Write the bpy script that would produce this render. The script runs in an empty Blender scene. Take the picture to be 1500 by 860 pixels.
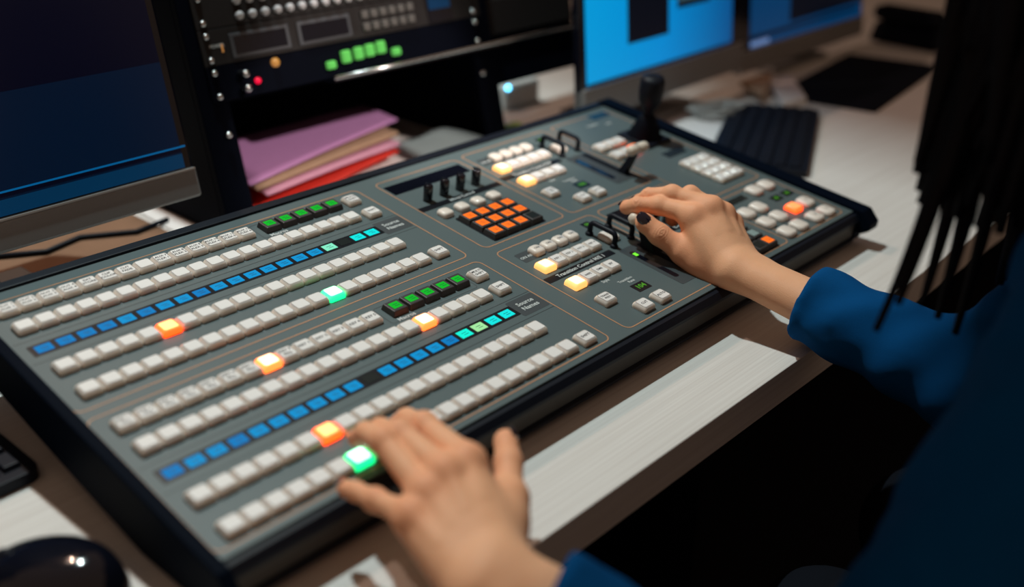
import bpy, bmesh, math, random
import numpy as np
from mathutils import Vector, Matrix
random.seed(7)
rng = np.random.default_rng(7)
C = bpy.context.scene.collection
DZ = 0.74                      # height of the desk top above the floor
S = 0.019                      # button pitch of the switcher, metres
TILT = math.radians(8)

# ------------------------------------------------------------------ materials
def mat(name, base, rough=0.5, metal=0.0, coat=0.0, emit=None, estr=0.0, noise=0.0, nscale=80.0, bump=0.0, bscale=400.0,
        spec=0.5, sss=0.0, trans=0.0, alpha=1.0, ior=1.45):
    m = bpy.data.materials.new(name); m.use_nodes = True
    nt = m.node_tree; b = nt.nodes['Principled BSDF']
    b.inputs['Base Color'].default_value = (*base, 1)
    b.inputs['Roughness'].default_value = rough
    b.inputs['Metallic'].default_value = metal
    b.inputs['Coat Weight'].default_value = coat
    b.inputs['Specular IOR Level'].default_value = spec
    b.inputs['IOR'].default_value = ior
    b.inputs['Transmission Weight'].default_value = trans
    if sss:
        b.inputs['Subsurface Weight'].default_value = sss
        b.inputs['Subsurface Radius'].default_value = (0.012, 0.005, 0.003)
        b.inputs['Subsurface Scale'].default_value = 0.4
    if emit:
        b.inputs['Emission Color'].default_value = (*emit, 1); b.inputs['Emission Strength'].default_value = estr
    if noise or bump:
        tc = nt.nodes.new('ShaderNodeTexCoord')
    if noise:
        n = nt.nodes.new('ShaderNodeTexNoise'); n.inputs['Scale'].default_value = nscale; n.inputs['Detail'].default_value = 5
        nt.links.new(tc.outputs['Object'], n.inputs['Vector'])
        mx = nt.nodes.new('ShaderNodeMixRGB'); mx.inputs[1].default_value = (*[c*(1-noise) for c in base], 1)
        mx.inputs[2].default_value = (*[min(1, c*(1+noise)) for c in base], 1)
        nt.links.new(n.outputs['Fac'], mx.inputs[0]); nt.links.new(mx.outputs[0], b.inputs['Base Color'])
    if bump:
        n2 = nt.nodes.new('ShaderNodeTexNoise'); n2.inputs['Scale'].default_value = bscale; n2.inputs['Detail'].default_value = 3
        nt.links.new(tc.outputs['Object'], n2.inputs['Vector'])
        bp = nt.nodes.new('ShaderNodeBump'); bp.inputs['Strength'].default_value = bump; bp.inputs['Distance'].default_value = 0.001
        nt.links.new(n2.outputs['Fac'], bp.inputs['Height']); nt.links.new(bp.outputs[0], b.inputs['Normal'])
    return m

def mat_wood():
    """pale grey laminate with a fine embossed grain running along x"""
    m = mat('pale_laminate', (.66, .63, .60), .5)
    nt = m.node_tree; b = nt.nodes['Principled BSDF']
    tc = nt.nodes.new('ShaderNodeTexCoord'); mp = nt.nodes.new('ShaderNodeMapping')
    mp.inputs['Scale'].default_value = (2.2, 230, 230)
    nt.links.new(tc.outputs['Object'], mp.inputs['Vector'])
    n = nt.nodes.new('ShaderNodeTexNoise'); n.inputs['Scale'].default_value = 1.6; n.inputs['Detail'].default_value = 6; n.inputs['Roughness'].default_value = .65
    nt.links.new(mp.outputs[0], n.inputs['Vector'])
    cr = nt.nodes.new('ShaderNodeValToRGB')
    cr.color_ramp.elements[0].position = .3; cr.color_ramp.elements[0].color = (.60, .57, .54, 1)
    cr.color_ramp.elements[1].position = .7; cr.color_ramp.elements[1].color = (.74, .725, .70, 1)
    nt.links.new(n.outputs['Fac'], cr.inputs[0]); nt.links.new(cr.outputs[0], b.inputs['Base Color'])
    bp = nt.nodes.new('ShaderNodeBump'); bp.inputs['Strength'].default_value = .25; bp.inputs['Distance'].default_value = .0006
    nt.links.new(n.outputs['Fac'], bp.inputs['Height']); nt.links.new(bp.outputs[0], b.inputs['Normal'])
    return m

def mat_cap(name, base):
    """clear keycap: milky plastic that carries light to its sides, under a glossy coat"""
    m = mat(name, base, .16, coat=.8)
    b = m.node_tree.nodes['Principled BSDF']
    b.inputs['Subsurface Weight'].default_value = 1; b.inputs['Subsurface Radius'].default_value = (1, .82, .70); b.inputs['Subsurface Scale'].default_value = .0075
    return m

def mat_skin():
    m = mat('skin', (.60, .335, .215), .58, sss=.12, spec=.28)
    nt = m.node_tree; b = nt.nodes['Principled BSDF']
    at = nt.nodes.new('ShaderNodeAttribute'); at.attribute_name = 'flush'
    tc = nt.nodes.new('ShaderNodeTexCoord')
    n = nt.nodes.new('ShaderNodeTexNoise'); n.inputs['Scale'].default_value = 55; n.inputs['Detail'].default_value = 6
    nt.links.new(tc.outputs['Object'], n.inputs['Vector'])
    m1 = nt.nodes.new('ShaderNodeMixRGB'); m1.inputs[1].default_value = (.80, .41, .23, 1); m1.inputs[2].default_value = (.88, .48, .285, 1)
    nt.links.new(n.outputs['Fac'], m1.inputs[0])
    m2 = nt.nodes.new('ShaderNodeMixRGB'); m2.inputs[2].default_value = (.80, .28, .14, 1)
    nt.links.new(at.outputs['Fac'], m2.inputs[0]); nt.links.new(m1.outputs[0], m2.inputs[1])
    nt.links.new(m2.outputs[0], b.inputs['Base Color'])
    n2 = nt.nodes.new('ShaderNodeTexVoronoi'); n2.inputs['Scale'].default_value = 900
    nt.links.new(tc.outputs['Object'], n2.inputs['Vector'])
    n3 = nt.nodes.new('ShaderNodeTexNoise'); n3.inputs['Scale'].default_value = 260; n3.inputs['Detail'].default_value = 4
    nt.links.new(tc.outputs['Object'], n3.inputs['Vector'])
    ad = nt.nodes.new('ShaderNodeMath'); ad.operation = 'ADD'
    nt.links.new(n2.outputs['Distance'], ad.inputs[0]); nt.links.new(n3.outputs['Fac'], ad.inputs[1])
    bp = nt.nodes.new('ShaderNodeBump'); bp.inputs['Strength'].default_value = .22; bp.inputs['Distance'].default_value = .0006
    nt.links.new(ad.outputs[0], bp.inputs['Height']); nt.links.new(bp.outputs[0], b.inputs['Normal'])
    return m

M = dict(
    wood=mat_wood(),
    panel=mat('panel_grey', (.080, .113, .119), .5, noise=.08, nscale=900, bump=.05, bscale=2500),
    panel_dark=mat('panel_dark_grey', (.045, .056, .062), .5, noise=.08, nscale=900),
    black=mat('black_plastic', (.004, .0065, .013), .5, bump=.04, bscale=1500, spec=.25),
    black_gloss=mat('black_gloss', (.004, .005, .010), .12, coat=.5),
    black_matte=mat('black_matte', (.003, .005, .010), .7, spec=.12),
    cheek=mat('cheek_black', (.0012, .0035, .009), .6, spec=.03, bump=.04, bscale=1500),
    trim=mat('brown_black_trim', (.048, .040, .032), .55, bump=.2, bscale=1800),
    strip=mat('strip_black', (.006, .008, .012), .3),
    copper=mat('copper_line', (.46, .24, .13), .45, noise=.1, nscale=200),
    white_ink=mat('white_ink', (.55, .6, .6), .6),
    ink=mat('black_ink', (.012, .012, .016), .7, spec=.2),
    cap=mat_cap('clear_cap', (.83, .72, .64)),
    gap_shade=mat('insert_gap_shade', (.36, .30, .27), .3, coat=.5),  # dark ring colour standing for the shaded gap round an insert
    plate=mat('white_insert', (.83, .815, .80), .38, coat=.5, noise=.03, nscale=300),
    small=mat('ivory_key', (.82, .75, .68), .3, coat=.4, noise=.03, nscale=300),
    cap_or=mat('lit_cap_orange', (.6, .3, .1), .3, emit=(1, .046, .003), estr=3.6),
    plate_or=mat('lit_insert_orange', (.8, .5, .3), .3, emit=(1, .36, .085), estr=2.3),
    cap_am=mat('lit_cap_amber', (.7, .45, .2), .3, emit=(1, .145, .022), estr=2.8),
    plate_am=mat('lit_insert_amber', (.9, .8, .6), .3, emit=(1, .74, .44), estr=2.2),
    cap_aw=mat('lit_cap_warm', (.7, .55, .3), .3, emit=(1, .44, .11), estr=1.35),
    plate_aw=mat('lit_insert_warm', (.9, .8, .6), .3, emit=(1, .80, .52), estr=1.0),
    cap_gr=mat('lit_cap_green', (.2, .7, .4), .3, emit=(.0, .92, .25), estr=1.8),
    plate_gr=mat('lit_insert_green', (.7, .9, .8), .3, emit=(.60, 1, .80), estr=2.4),
    cap_rd=mat('lit_cap_red', (.6, .3, .1), .3, emit=(1, .060, .006), estr=2.6),
    plate_rd=mat('lit_insert_red', (.8, .4, .2), .3, emit=(1, .20, .03), estr=1.15),
    lcd_b=mat('lcd_blue', (0, .05, .05), .6, spec=.1, emit=(.0, .165, .52), estr=.95),
    lcd_b2=mat('lcd_blue_bright', (0, .06, .05), .6, spec=.1, emit=(.0, .245, .62), estr=.95),
    lcd_c=mat('lcd_cyan', (0, .2, .2), .3, emit=(.0, .68, .66), estr=.95),
    lcd_t=mat('lcd_turquoise', (0, .2, .2), .3, emit=(.0, .80, .60), estr=.95),
    lcd_w=mat('lcd_mint', (.1, .2, .2), .3, emit=(.16, .72, .44), estr=.95),
    lcd_y=mat('lcd_lime', (.1, .2, .1), .3, emit=(.30, .70, .30), estr=.95),
    lcd_off=mat('lcd_off', (.014, .02, .02), .25),
    lcd_grey=mat('lcd_grey', (.26, .36, .36), .12, coat=.6),  # base brightened to stand for reflections on unlit key screens
    lcd_green=mat('lcd_green', (0, .15, 0), .3, emit=(0, .40, .02), estr=.9),
    lcd_orange=mat('lcd_orange', (.2, .05, 0), .3, emit=(1, .165, .015), estr=1.0),
    lcd_text=mat('lcd_text', (.0, .02, .05), .4),
    seg=mat('green_segment', (.02, .1, .0), .4, emit=(.16, .62, .05), estr=.36),
    led_g=mat('green_led', (.02, .2, .0), .3, emit=(.22, 1, .05), estr=1.1),
    led_r=mat('red_led', (.2, 0, 0), .3, emit=(1, .0, .05), estr=.9),
    led_a=mat('amber_led', (.2, .1, 0), .3, emit=(1, .42, .13), estr=.35),
    led_b=mat('blue_led', (0, .1, .2), .3, emit=(.12, .62, 1), estr=9),
    glowg=mat('lit_green_key', (.05, .3, .05), .3, emit=(.16, .62, .12), estr=.55),
    knob_white=mat('ivory_grip', (.72, .65, .55), .3, coat=.5),
    alu=mat('silver_plastic', (.275, .275, .275), .42, metal=.35, noise=.05, nscale=300),
    alu_edge=mat('silver_edge', (.62, .61, .60), .3, metal=.6),
    steel=mat('steel', (.62, .63, .64), .22, metal=1.0),
    rack=mat('rack_charcoal', (.020, .018, .018), .6, spec=.15, noise=.1, nscale=200),
    rack2=mat('rack_black', (.0007, .0016, .0055), .7, spec=.06),
    frame=mat('display_frame', (.06, .065, .075), .4),
    keyg=mat('grey_push_key', (.50, .50, .52), .25, coat=.6),
    keyd=mat('dark_push_key', (.11, .105, .10), .3, coat=.5),
    scr_dark=mat('screen_dark', (.001, .001, .004), .25, emit=(.0, .0008, .006), estr=1),
    scr_navy=mat('screen_navy', (.001, .004, .012), .25, emit=(.0, .0045, .016), estr=1),
    scr_band=mat('screen_band', (.001, .01, .03), .25, emit=(.0, .022, .060), estr=1),
    scr_line=mat('screen_line', (.001, .02, .06), .25, emit=(.0, .085, .23), estr=1),
    scr_win=mat('screen_window_dark', (.003, .004, .008), .3, emit=(.0005, .002, .006), estr=1),
    scr_grey=mat('screen_window_grey', (.02, .04, .05), .3, emit=(.05, .12, .16), estr=.6),
    scr_pale=mat('screen_window_pale', (.02, .04, .05), .3, emit=(.16, .26, .52), estr=.8),
    pink=mat('pink_card', (.52, .25, .52), .6, noise=.06, nscale=60, bump=.1, bscale=120),
    pink2=mat('pink_card_light', (.68, .34, .48), .6, noise=.06, nscale=60),
    red=mat('red_card', (.62, .035, .022), .5, noise=.08, nscale=40),
    shade_brown=mat('desk_shade_brown', (.24, .135, .085), .8, noise=.15, nscale=30, spec=.1),  # desk shade as a colour, for the sheet below the left monitor
    manila=mat('brown_paper', (.40, .26, .17), .7, noise=.12, nscale=50),
    paper=mat('white_paper', (.78, .75, .74), .7, noise=.04, nscale=40, bump=.15, bscale=60),
    paper_t=mat('bluish_paper', (.36, .46, .48), .65, noise=.05, nscale=40),
    lime=mat('lime_card', (.30, .48, .06), .6, noise=.1, nscale=50),
    dev=mat('white_device', (.60, .64, .64), .35),
    cable=mat('grey_cable', (.40, .41, .40), .45),
    skin=mat_skin(),
    nail=mat('navy_nail_varnish', (.004, .005, .016), .08, coat=1.0),
    sweater=mat('blue_knit', (.0012, .070, .225), .92, noise=.28, nscale=1400, bump=.7, bscale=1800, spec=.1),
    hair=mat('black_hair', (.0025, .003, .006), .6, noise=.3, nscale=300, spec=.15),
    trousers=mat('black_cloth', (.006, .007, .011), .9, noise=.2, nscale=900, spec=.1),
    eye=mat('eye_white', (.75, .75, .73), .15, coat=1), iris=mat('dark_iris', (.03, .016, .01), .15, coat=1),
    lips=mat('lips', (.45, .14, .12), .4),
    wall=mat('wall_paint', (.018, .014, .013), .9, noise=.06, nscale=20),
    floor=mat('floor_carpet', (.012, .013, .018), .95, noise=.3, nscale=500, bump=.3, bscale=900, spec=.1),
)

def mat_blue_screen():
    m = mat('screen_blue', (.0, .02, .05), .25)
    nt = m.node_tree; b = nt.nodes['Principled BSDF']
    tc = nt.nodes.new('ShaderNodeTexCoord'); sp = nt.nodes.new('ShaderNodeSeparateXYZ')
    nt.links.new(tc.outputs['Object'], sp.inputs[0])
    cr = nt.nodes.new('ShaderNodeValToRGB')          # desktop wallpaper shown on the screen
    mr = nt.nodes.new('ShaderNodeMapRange'); mr.inputs[1].default_value = -.22; mr.inputs[2].default_value = .22
    nt.links.new(sp.outputs['X'], mr.inputs[0]); nt.links.new(mr.outputs[0], cr.inputs[0])
    e = cr.color_ramp.elements
    e[0].position = 0; e[0].color = (.0, .30, .66, 1); e[1].position = 1; e[1].color = (.002, .065, .22, 1)
    k = e.new(.45); k.color = (.0, .235, .60, 1)
    nt.links.new(cr.outputs[0], b.inputs['Emission Color']); b.inputs['Emission Strength'].default_value = 1.0
    return m
M['scr_blue'] = mat_blue_screen()
M['scr_blue2'] = mat('screen_blue_dim', (.0, .01, .03), .25, emit=(.001, .035, .11), estr=1)

# ------------------------------------------------------------------ mesh helpers
class MB:
    def __init__(s): s.v = []; s.f = []; s.m = []; s.mats = []; s.smooth = []
    def mi(s, m):
        if m not in s.mats: s.mats.append(m)
        return s.mats.index(m)
    def add(s, verts, faces, m, smooth=False, T=None):
        o = len(s.v)
        for p in verts:
            p = Vector(p)
            s.v.append(tuple(T @ p) if T is not None else tuple(p))
        k = s.mi(m)
        for f in faces: s.f.append([i+o for i in f]); s.m.append(k); s.smooth.append(smooth)
        return s
    def bmadd(s, bm, m, smooth=False, T=None):
        bm.verts.ensure_lookup_table(); bm.verts.index_update()
        s.add([v.co for v in bm.verts], [[v.index for v in f.verts] for f in bm.faces], m, smooth, T); bm.free(); return s
    def box(s, lo, hi, m, bevel=0, seg=2, T=None, taper=None, smooth=False):
        """box lo..hi; taper shrinks the +z end about its centre"""
        bm = bmesh.new()
        x0, y0, z0 = lo; x1, y1, z1 = hi; cx, cy = (x0+x1)/2, (y0+y1)/2
        t = taper or 1
        P = [(x0, y0, z0), (x1, y0, z0), (x1, y1, z0), (x0, y1, z0)] + [(cx+(x-cx)*t, cy+(y-cy)*t, z1) for x, y in ((x0, y0), (x1, y0), (x1, y1), (x0, y1))]
        V = [bm.verts.new(p) for p in P]
        for f in ((3, 2, 1, 0), (4, 5, 6, 7), (0, 1, 5, 4), (1, 2, 6, 5), (2, 3, 7, 6), (3, 0, 4, 7)): bm.faces.new([V[i] for i in f])
        if bevel: bmesh.ops.bevel(bm, geom=bm.edges[:], offset=bevel, segments=seg, affect='EDGES', profile=.5, clamp_overlap=True)
        return s.bmadd(bm, m, smooth, T)
    def prism(s, poly, axis, a, b, m, bevel=0, T=None):
        """extrude a 2-D polygon along an axis ('x': poly is (y,z); 'z': poly is (x,y); 'y': poly is (x,z))"""
        bm = bmesh.new()
        def P(p, t): return {'x': (t, p[0], p[1]), 'y': (p[0], t, p[1]), 'z': (p[0], p[1], t)}[axis]
        A = [bm.verts.new(P(p, a)) for p in poly]; B = [bm.verts.new(P(p, b)) for p in poly]
        n = len(poly); bm.faces.new(A); bm.faces.new(B[::-1])
        for i in range(n): bm.faces.new([A[i], B[i], B[(i+1) % n], A[(i+1) % n]])
        bmesh.ops.recalc_face_normals(bm, faces=bm.faces[:])
        if bevel: bmesh.ops.bevel(bm, geom=bm.edges[:], offset=bevel, segments=2, affect='EDGES', profile=.5, clamp_overlap=True)
        return s.bmadd(bm, m, False, T)
    def lathe(s, prof, m, n=24, T=None, smooth=True):
        v = []; f = []
        for r, z in prof:
            for i in range(n): v.append((r*math.cos(2*math.pi*i/n), r*math.sin(2*math.pi*i/n), z))
        for j in range(len(prof)-1):
            for i in range(n): f.append([j*n+i, j*n+(i+1) % n, (j+1)*n+(i+1) % n, (j+1)*n+i])
        f.append(list(range(n))[::-1]); f.append([(len(prof)-1)*n+i for i in range(n)])
        return s.add(v, f, m, smooth, T)
    def tube(s, pts, r, m, n=10, closed=False, flat=1.0):
        pts = [Vector(p) for p in pts]; k = len(pts)
        rr = r if hasattr(r, '__len__') else [r]*k
        v = []; f = []; up = None
        for i in range(k):
            t = (pts[min(i+1, k-1)]-pts[max(i-1, 0)])
            t = t.normalized() if t.length > 1e-9 else Vector((0, 0, 1))
            if up is None:
                up = Vector((0, 0, 1)) if abs(t.z) < .9 else Vector((1, 0, 0))
            a = t.cross(up).normalized(); b = a.cross(t).normalized(); up = b
            for j in range(n):
                th = 2*math.pi*j/n
                v.append(pts[i]+(a*math.cos(th)+b*math.sin(th)*flat)*rr[i])
        for i in range(k-1):
            for j in range(n): f.append([i*n+j, i*n+(j+1) % n, (i+1)*n+(j+1) % n, (i+1)*n+j])
        f.append(list(range(n))[::-1]); f.append([(k-1)*n+j for j in range(n)])
        return s.add(v, f, m, True)
    def mesh(s, name):
        me = bpy.data.meshes.new(name); me.from_pydata(s.v, [], s.f)
        for m in s.mats: me.materials.append(M[m])
        me.polygons.foreach_set('material_index', s.m); me.polygons.foreach_set('use_smooth', s.smooth)
        me.update(); return me
    def build(s, name, parent=None, loc=None):
        o = bpy.data.objects.new(name, s.mesh(name)); C.objects.link(o)
        if parent is not None: o.parent = parent
        if loc is not None: o.location = loc
        return o

def tag(o, label=None, cat=None, group=None, kind=None):
    if label: o['label'] = label
    if cat: o['category'] = cat
    if group: o['group'] = group
    if kind: o['kind'] = kind
    return o
def empty(name, loc, rot=(0, 0, 0)):
    o = bpy.data.objects.new(name, None); C.objects.link(o); o.location = loc; o.rotation_euler = rot
    o.empty_display_size = .02; return o
def inst(me, name, parent, loc, rotz=0):
    o = bpy.data.objects.new(name, me); C.objects.link(o); o.parent = parent; o.location = loc; o.rotation_euler = (0, 0, rotz); return o
def rrect(x0, y0, x1, y1, r, n=5):
    P = []
    for cx, cy, a0 in ((x1-r, y1-r, 0), (x0+r, y1-r, 90), (x0+r, y0+r, 180), (x1-r, y0+r, 270)):
        for i in range(n+1):
            a = math.radians(a0+90*i/n); P.append((cx+r*math.cos(a), cy+r*math.sin(a)))
    return P
_txt = {}
def text_geo(s, size):
    """(verts, faces) of a word, centred, from the built-in font"""
    k = (s, size)
    if k not in _txt:
        cu = bpy.data.curves.new('t', 'FONT'); cu.body = s; cu.size = 1; cu.offset = .022; cu.align_x = 'CENTER'; cu.align_y = 'CENTER'; cu.resolution_u = 2
        ob = bpy.data.objects.new('t', cu); C.objects.link(ob)
        dg = bpy.context.evaluated_depsgraph_get(); me = bpy.data.meshes.new_from_object(ob.evaluated_get(dg))
        _txt[k] = ([tuple(v.co*size) for v in me.vertices], [list(p.vertices) for p in me.polygons])
        bpy.data.objects.remove(ob); bpy.data.curves.remove(cu); bpy.data.meshes.remove(me)
    return _txt[k]

# ------------------------------------------------------------------ the setting
st = lambda o: tag(o, kind='structure')
st(MB().box((-2.4, -2.4, -.05), (4.2, 1.6, 0), 'floor').build('floor'))
st(MB().box((-2.4, 1.5, 0), (4.2, 1.6, 2.8), 'wall').build('wall_back'))
st(MB().box((4.1, -2.4, 0), (4.2, 1.5, 2.8), 'wall').build('wall_right'))

# ------------------------------------------------------------------ desk
desk = empty('desk', (.6, .1, 0)); tag(desk, 'long pale grey wood-grain desk carrying the switcher and monitors', 'desk')
DX, DY = .6, .1
MB().box((-2.2-DX, -.4395-DY, DZ-.04), (3.4-DX, 1.1-DY, DZ), 'wood', .0012).build('desk_top', desk)
for x in (-1.6, .62, 3.2):
    MB().box((x-.03-DX, -.30-DY, 0), (x+.03-DX, .95-DY, DZ-.0405), 'rack2', .003).build('leg', desk)
MB().box((-2.1-DX, .9-DY, .15), (3.3-DX, .93-DY, DZ-.0405), 'rack2').build('modesty_panel', desk)

# ------------------------------------------------------------------ video switcher
ROOT = Vector((.42, -.13, DZ)); P0 = Vector((0, .0008, .0948+DZ))
Rt = Matrix.Rotation(TILT, 4, 'X'); OFF = Rt.inverted() @ (P0-ROOT)
sw = empty('video_switcher', ROOT, (TILT, 0, 0))
tag(sw, 'large grey vision mixing console with rows of white buttons on the desk', 'control console')
def PL(u, v, h=0): return Vector((u*S, -v*S, h*S))+OFF          # panel grid (right, toward operator, up) -> local metres
TO = Matrix.Translation(OFF)
U0, U1, V0, V1 = -1.2, 46.9, -3.75, 17.85
# chassis: one extruded profile
prof = [(-4.15, -.12), (-3.7, -.12), (17.9, -.12), (18.15, -.12), (18.42, -.42), (18.42, -.62), (18.22, -.78), (18.22, -1.78), (18.42, -1.86), (18.42, -2.05),
        (17.2, -2.25), (13.0, -2.85), (8.0, -2.7), (1.0, -2.4), (-4.15, -2.3)]
MB().prism([(-v*S, h*S) for v, h in prof], 'x', U0*S, U1*S, 'black', T=TO).build('chassis', sw)
MB().box((U0*S, -18.232*S, -1.74*S), (U1*S, -18.20*S, -.82*S), 'trim', T=TO).build('front_trim', sw)
MB().box((U0*S, -V1*S, -.13*S), (U1*S, -V0*S, 0), 'panel', .0006, T=TO).build('face_plate', sw)
MB().box((U0*S, -(-3.72)*S, -.1*S), (U1*S, 4.35*S, .16*S), 'black', .0012, T=TO).build('back_rail', sw)
cheek = [(-4.6, .0), (-4.2, .32), (18.5, .22), (19.25, -.45), (19.25, -.95), (18.75, -1.35), (18.35, -1.35), (18.3, -2.1), (17.0, -2.35), (13.0, -3.0), (8.0, -2.85), (1.0, -2.5), (-4.6, -2.4)]
for a, b in ((U0-.6, U0-.01), (U1+.01, U1+1.25)):
    MB().prism([(-v*S, h*S) for v, h in cheek], 'x', a*S, b*S, 'cheek', .0015, T=TO).build('end_cheek', sw)
for u in (1.2, 22, 44.6):
    for v, hb in ((16.6, -2.36), (-2.6, -2.35)):
        # feet stand on the desk: find the drop under this point
        w = Rt @ PL(u, v, hb)+ROOT
        MB().lathe([(.009, 0), (.0105, .001), (.0105, w.z-DZ+.004), (.009, w.z-DZ+.006)], 'black', 16,
                   T=Rt.inverted() @ Matrix.Translation(Vector((w.x, w.y, DZ))-ROOT)).build('foot', sw)

# thin copper outlines and engraved grooves
def outline(u0, v0, u1, v1, r=.45, w=.075, m='copper', name='outline', h=.012, parent=None):
    A = rrect(u0, -v1, u1, -v0, r); B = rrect(u0+w, -v1+w, u1-w, -v0-w, max(r-w, .02)); n = len(A)
    vs = [(x*S, y*S, h*S) for x, y in A]+[(x*S, y*S, h*S) for x, y in B]
    return MB().add(vs, [[i, (i+1) % n, n+(i+1) % n, n+i] for i in range(n)], m, T=TO).build(name, parent or sw)
for b in ((-1.19, -2.95, 21.7, 7.15), (-1.19, 7.75, 21.7, 17.5), (23.0, -2.85, 30.05, 7.1), (30.6, -3.0, 39.0, 7.1),
          (23.0, 7.75, 31.55, 17.5), (32.0, 7.75, 39.3, 17.5), (39.6, -3.0, 46.3, 11.0), (39.75, 11.5, 46.3, 17.5)):
    outline(*b)
for v in (.95, 2.85, 11.75, 13.6):
    MB().box((-1.0*S, -v*S-.0004, .002*S), (21.6*S, -v*S+.0004, .008*S), 'panel_dark', T=TO).build('groove', sw)
for v in (-.95, 9.85):
    outline(13.75, v-1.65, 19.75, v, .2, .04, 'panel_dark', 'groove', .008)
def flat(u0, v0, u1, v1, m, name, h=.012, r=.1, t=.02):
    return MB().prism([(x*S, y*S) for x, y in rrect(u0, -v1, u1, -v0, r, 3)], 'z', (h-t)*S, h*S, m, T=TO).build(name, sw)
def label(s, u, v, size=.42, m='white_ink', h=.022, parent=None, name='printed_legend'):
    vs, fs = text_geo(s, size*S)
    return MB().add([(x, y, 0) for x, y, z in vs], fs, m, T=TO @ Matrix.Translation((u*S, -v*S, h*S))).build(name, parent or sw)

# ---- key shapes (shared meshes)
def cap_mesh(name, w=.985, d=.95, h=.33, m='cap'):
    b = MB(); n = 4
    lev = [(1.0, 0, .10), (1.0, .45, .12), (.975, .66, .14), (.90, .88, .15), (.80, 1.0, .12)]
    rings = []
    for k, z, r in lev: rings.append([(x*S, y*S, z*h*S) for x, y in rrect(-w*k/2, -d*k/2, w*k/2, d*k/2, r, n)])
    vs = [p for r in rings for p in r]; N = len(rings[0]); fs = []
    for j in range(len(rings)-1):
        for i in range(N): fs.append([j*N+i, j*N+(i+1) % N, (j+1)*N+(i+1) % N, (j+1)*N+i])
    b.add(vs, fs+[list(range(N))[::-1]], m, True); b.add(rings[-1], [list(range(N))], m, False); return b.mesh(name)
def plate_mesh(name, w=.73, d=.68, m='plate', lines=None, size=.2, tm='ink'):
    b = MB(); b.prism([(x*S, y*S) for x, y in rrect(-w/2, -d/2, w/2, d/2, .09, 4)], 'z', -.03*S, .012*S, m)
    if m == 'plate': b.prism([(x*S, y*S) for x, y in rrect(-w/2-.022, -d/2-.022, w/2+.022, d/2+.022, .1, 4)], 'z', -.03*S, .004*S, 'gap_shade')
    if lines:
        for i, s in enumerate(lines):
            vs, fs = text_geo(s, size*S); y = ((len(lines)-1)/2-i)*size*1.15*S
            b.add([(x, q+y, .016*S) for x, q, z in vs], fs, tm)
    return b.mesh(name)
CAP = {k: cap_mesh('cap', m=m) for k, m in (('', 'cap'), ('or', 'cap_or'), ('am', 'cap_am'), ('aw', 'cap_aw'), ('gr', 'cap_gr'), ('rd', 'cap_rd'))}
PLT = {k: plate_mesh('insert', m=m) for k, m in (('', 'plate'), ('or', 'plate_or'), ('am', 'plate_am'), ('aw', 'plate_aw'), ('gr', 'plate_gr'), ('rd', 'plate_rd'))}
LBL = {'or': 'glowing orange', 'am': 'glowing amber white', 'aw': 'glowing warm white', 'gr': 'glowing green', 'rd': 'glowing red orange'}
def key(u, v, name, lit='', lines=None, size=.2, capm=None, h=.33):
    c = inst(capm or CAP[lit], name, sw, PL(u, v, 0))
    p = plate_mesh('insert', m='plate' if not lit else 'plate_'+lit, lines=lines, size=size, tm='ink' if not lit else 'cap_'+lit) if lines else PLT[lit]
    inst(p, 'legend_insert', c, (0, 0, h*S))
    if lit: c['label'] = LBL[lit]+' button'
    return c
rowA = ['OUT 1', 'OUT 2', 'OUT 3', 'OUT 4', 'EXT', 'CLIP', 'CUT', None, 'AUX 7', 'AUX 8', 'AUX 9', 'AUX 10', 'AUX 11', 'AUX 12']
rowA2 = ['AUX 1', 'AUX 2', 'AUX 3', 'AUX 4', 'STORE', 'COLOR', 'FADE', None, 'FLEX 1', 'FLEX 2', 'FLEX 3', 'FLEX 4', 'FLEX 5', 'FLEX 6']
for k in range(-1, 14):
    key(k, -1.79, 'aux_button', lines=None if k < 0 or rowA[k] is None else [rowA[k], rowA2[k]], size=.23)
for k in range(14):
    two = k < 9
    key(k, 9.01, 'key_button', lit='am' if k == 7 else '', lines=['KEY %d' % (k+1), 'FILL'] if two else ['KEY %d' % (k-8)], size=.25)
for v, nm, lk, lc in ((0, 'source_button', None, ''), (3.9, 'program_button', 5, 'or'), (6.03, 'preset_button', 13, 'gr'),
                      (10.75, 'source_button', 15, 'am'), (14.63, 'program_button', 6, 'or'), (16.73, 'preset_button', 6, 'gr')):
    for k in range(20): key(k, v, nm, lit=lc if k == lk else '')
for v, ln in ((-1.7, ['MULTI', 'SHIFT']), (.2, ['SHIFT']), (6.0, ['SHIFT']), (9.1, ['MULTI', 'SHIFT']), (10.8, ['SHIFT']), (16.75, ['SHIFT'])):
    key(20.38, v, 'shift_button', lines=ln, size=.24)

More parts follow.
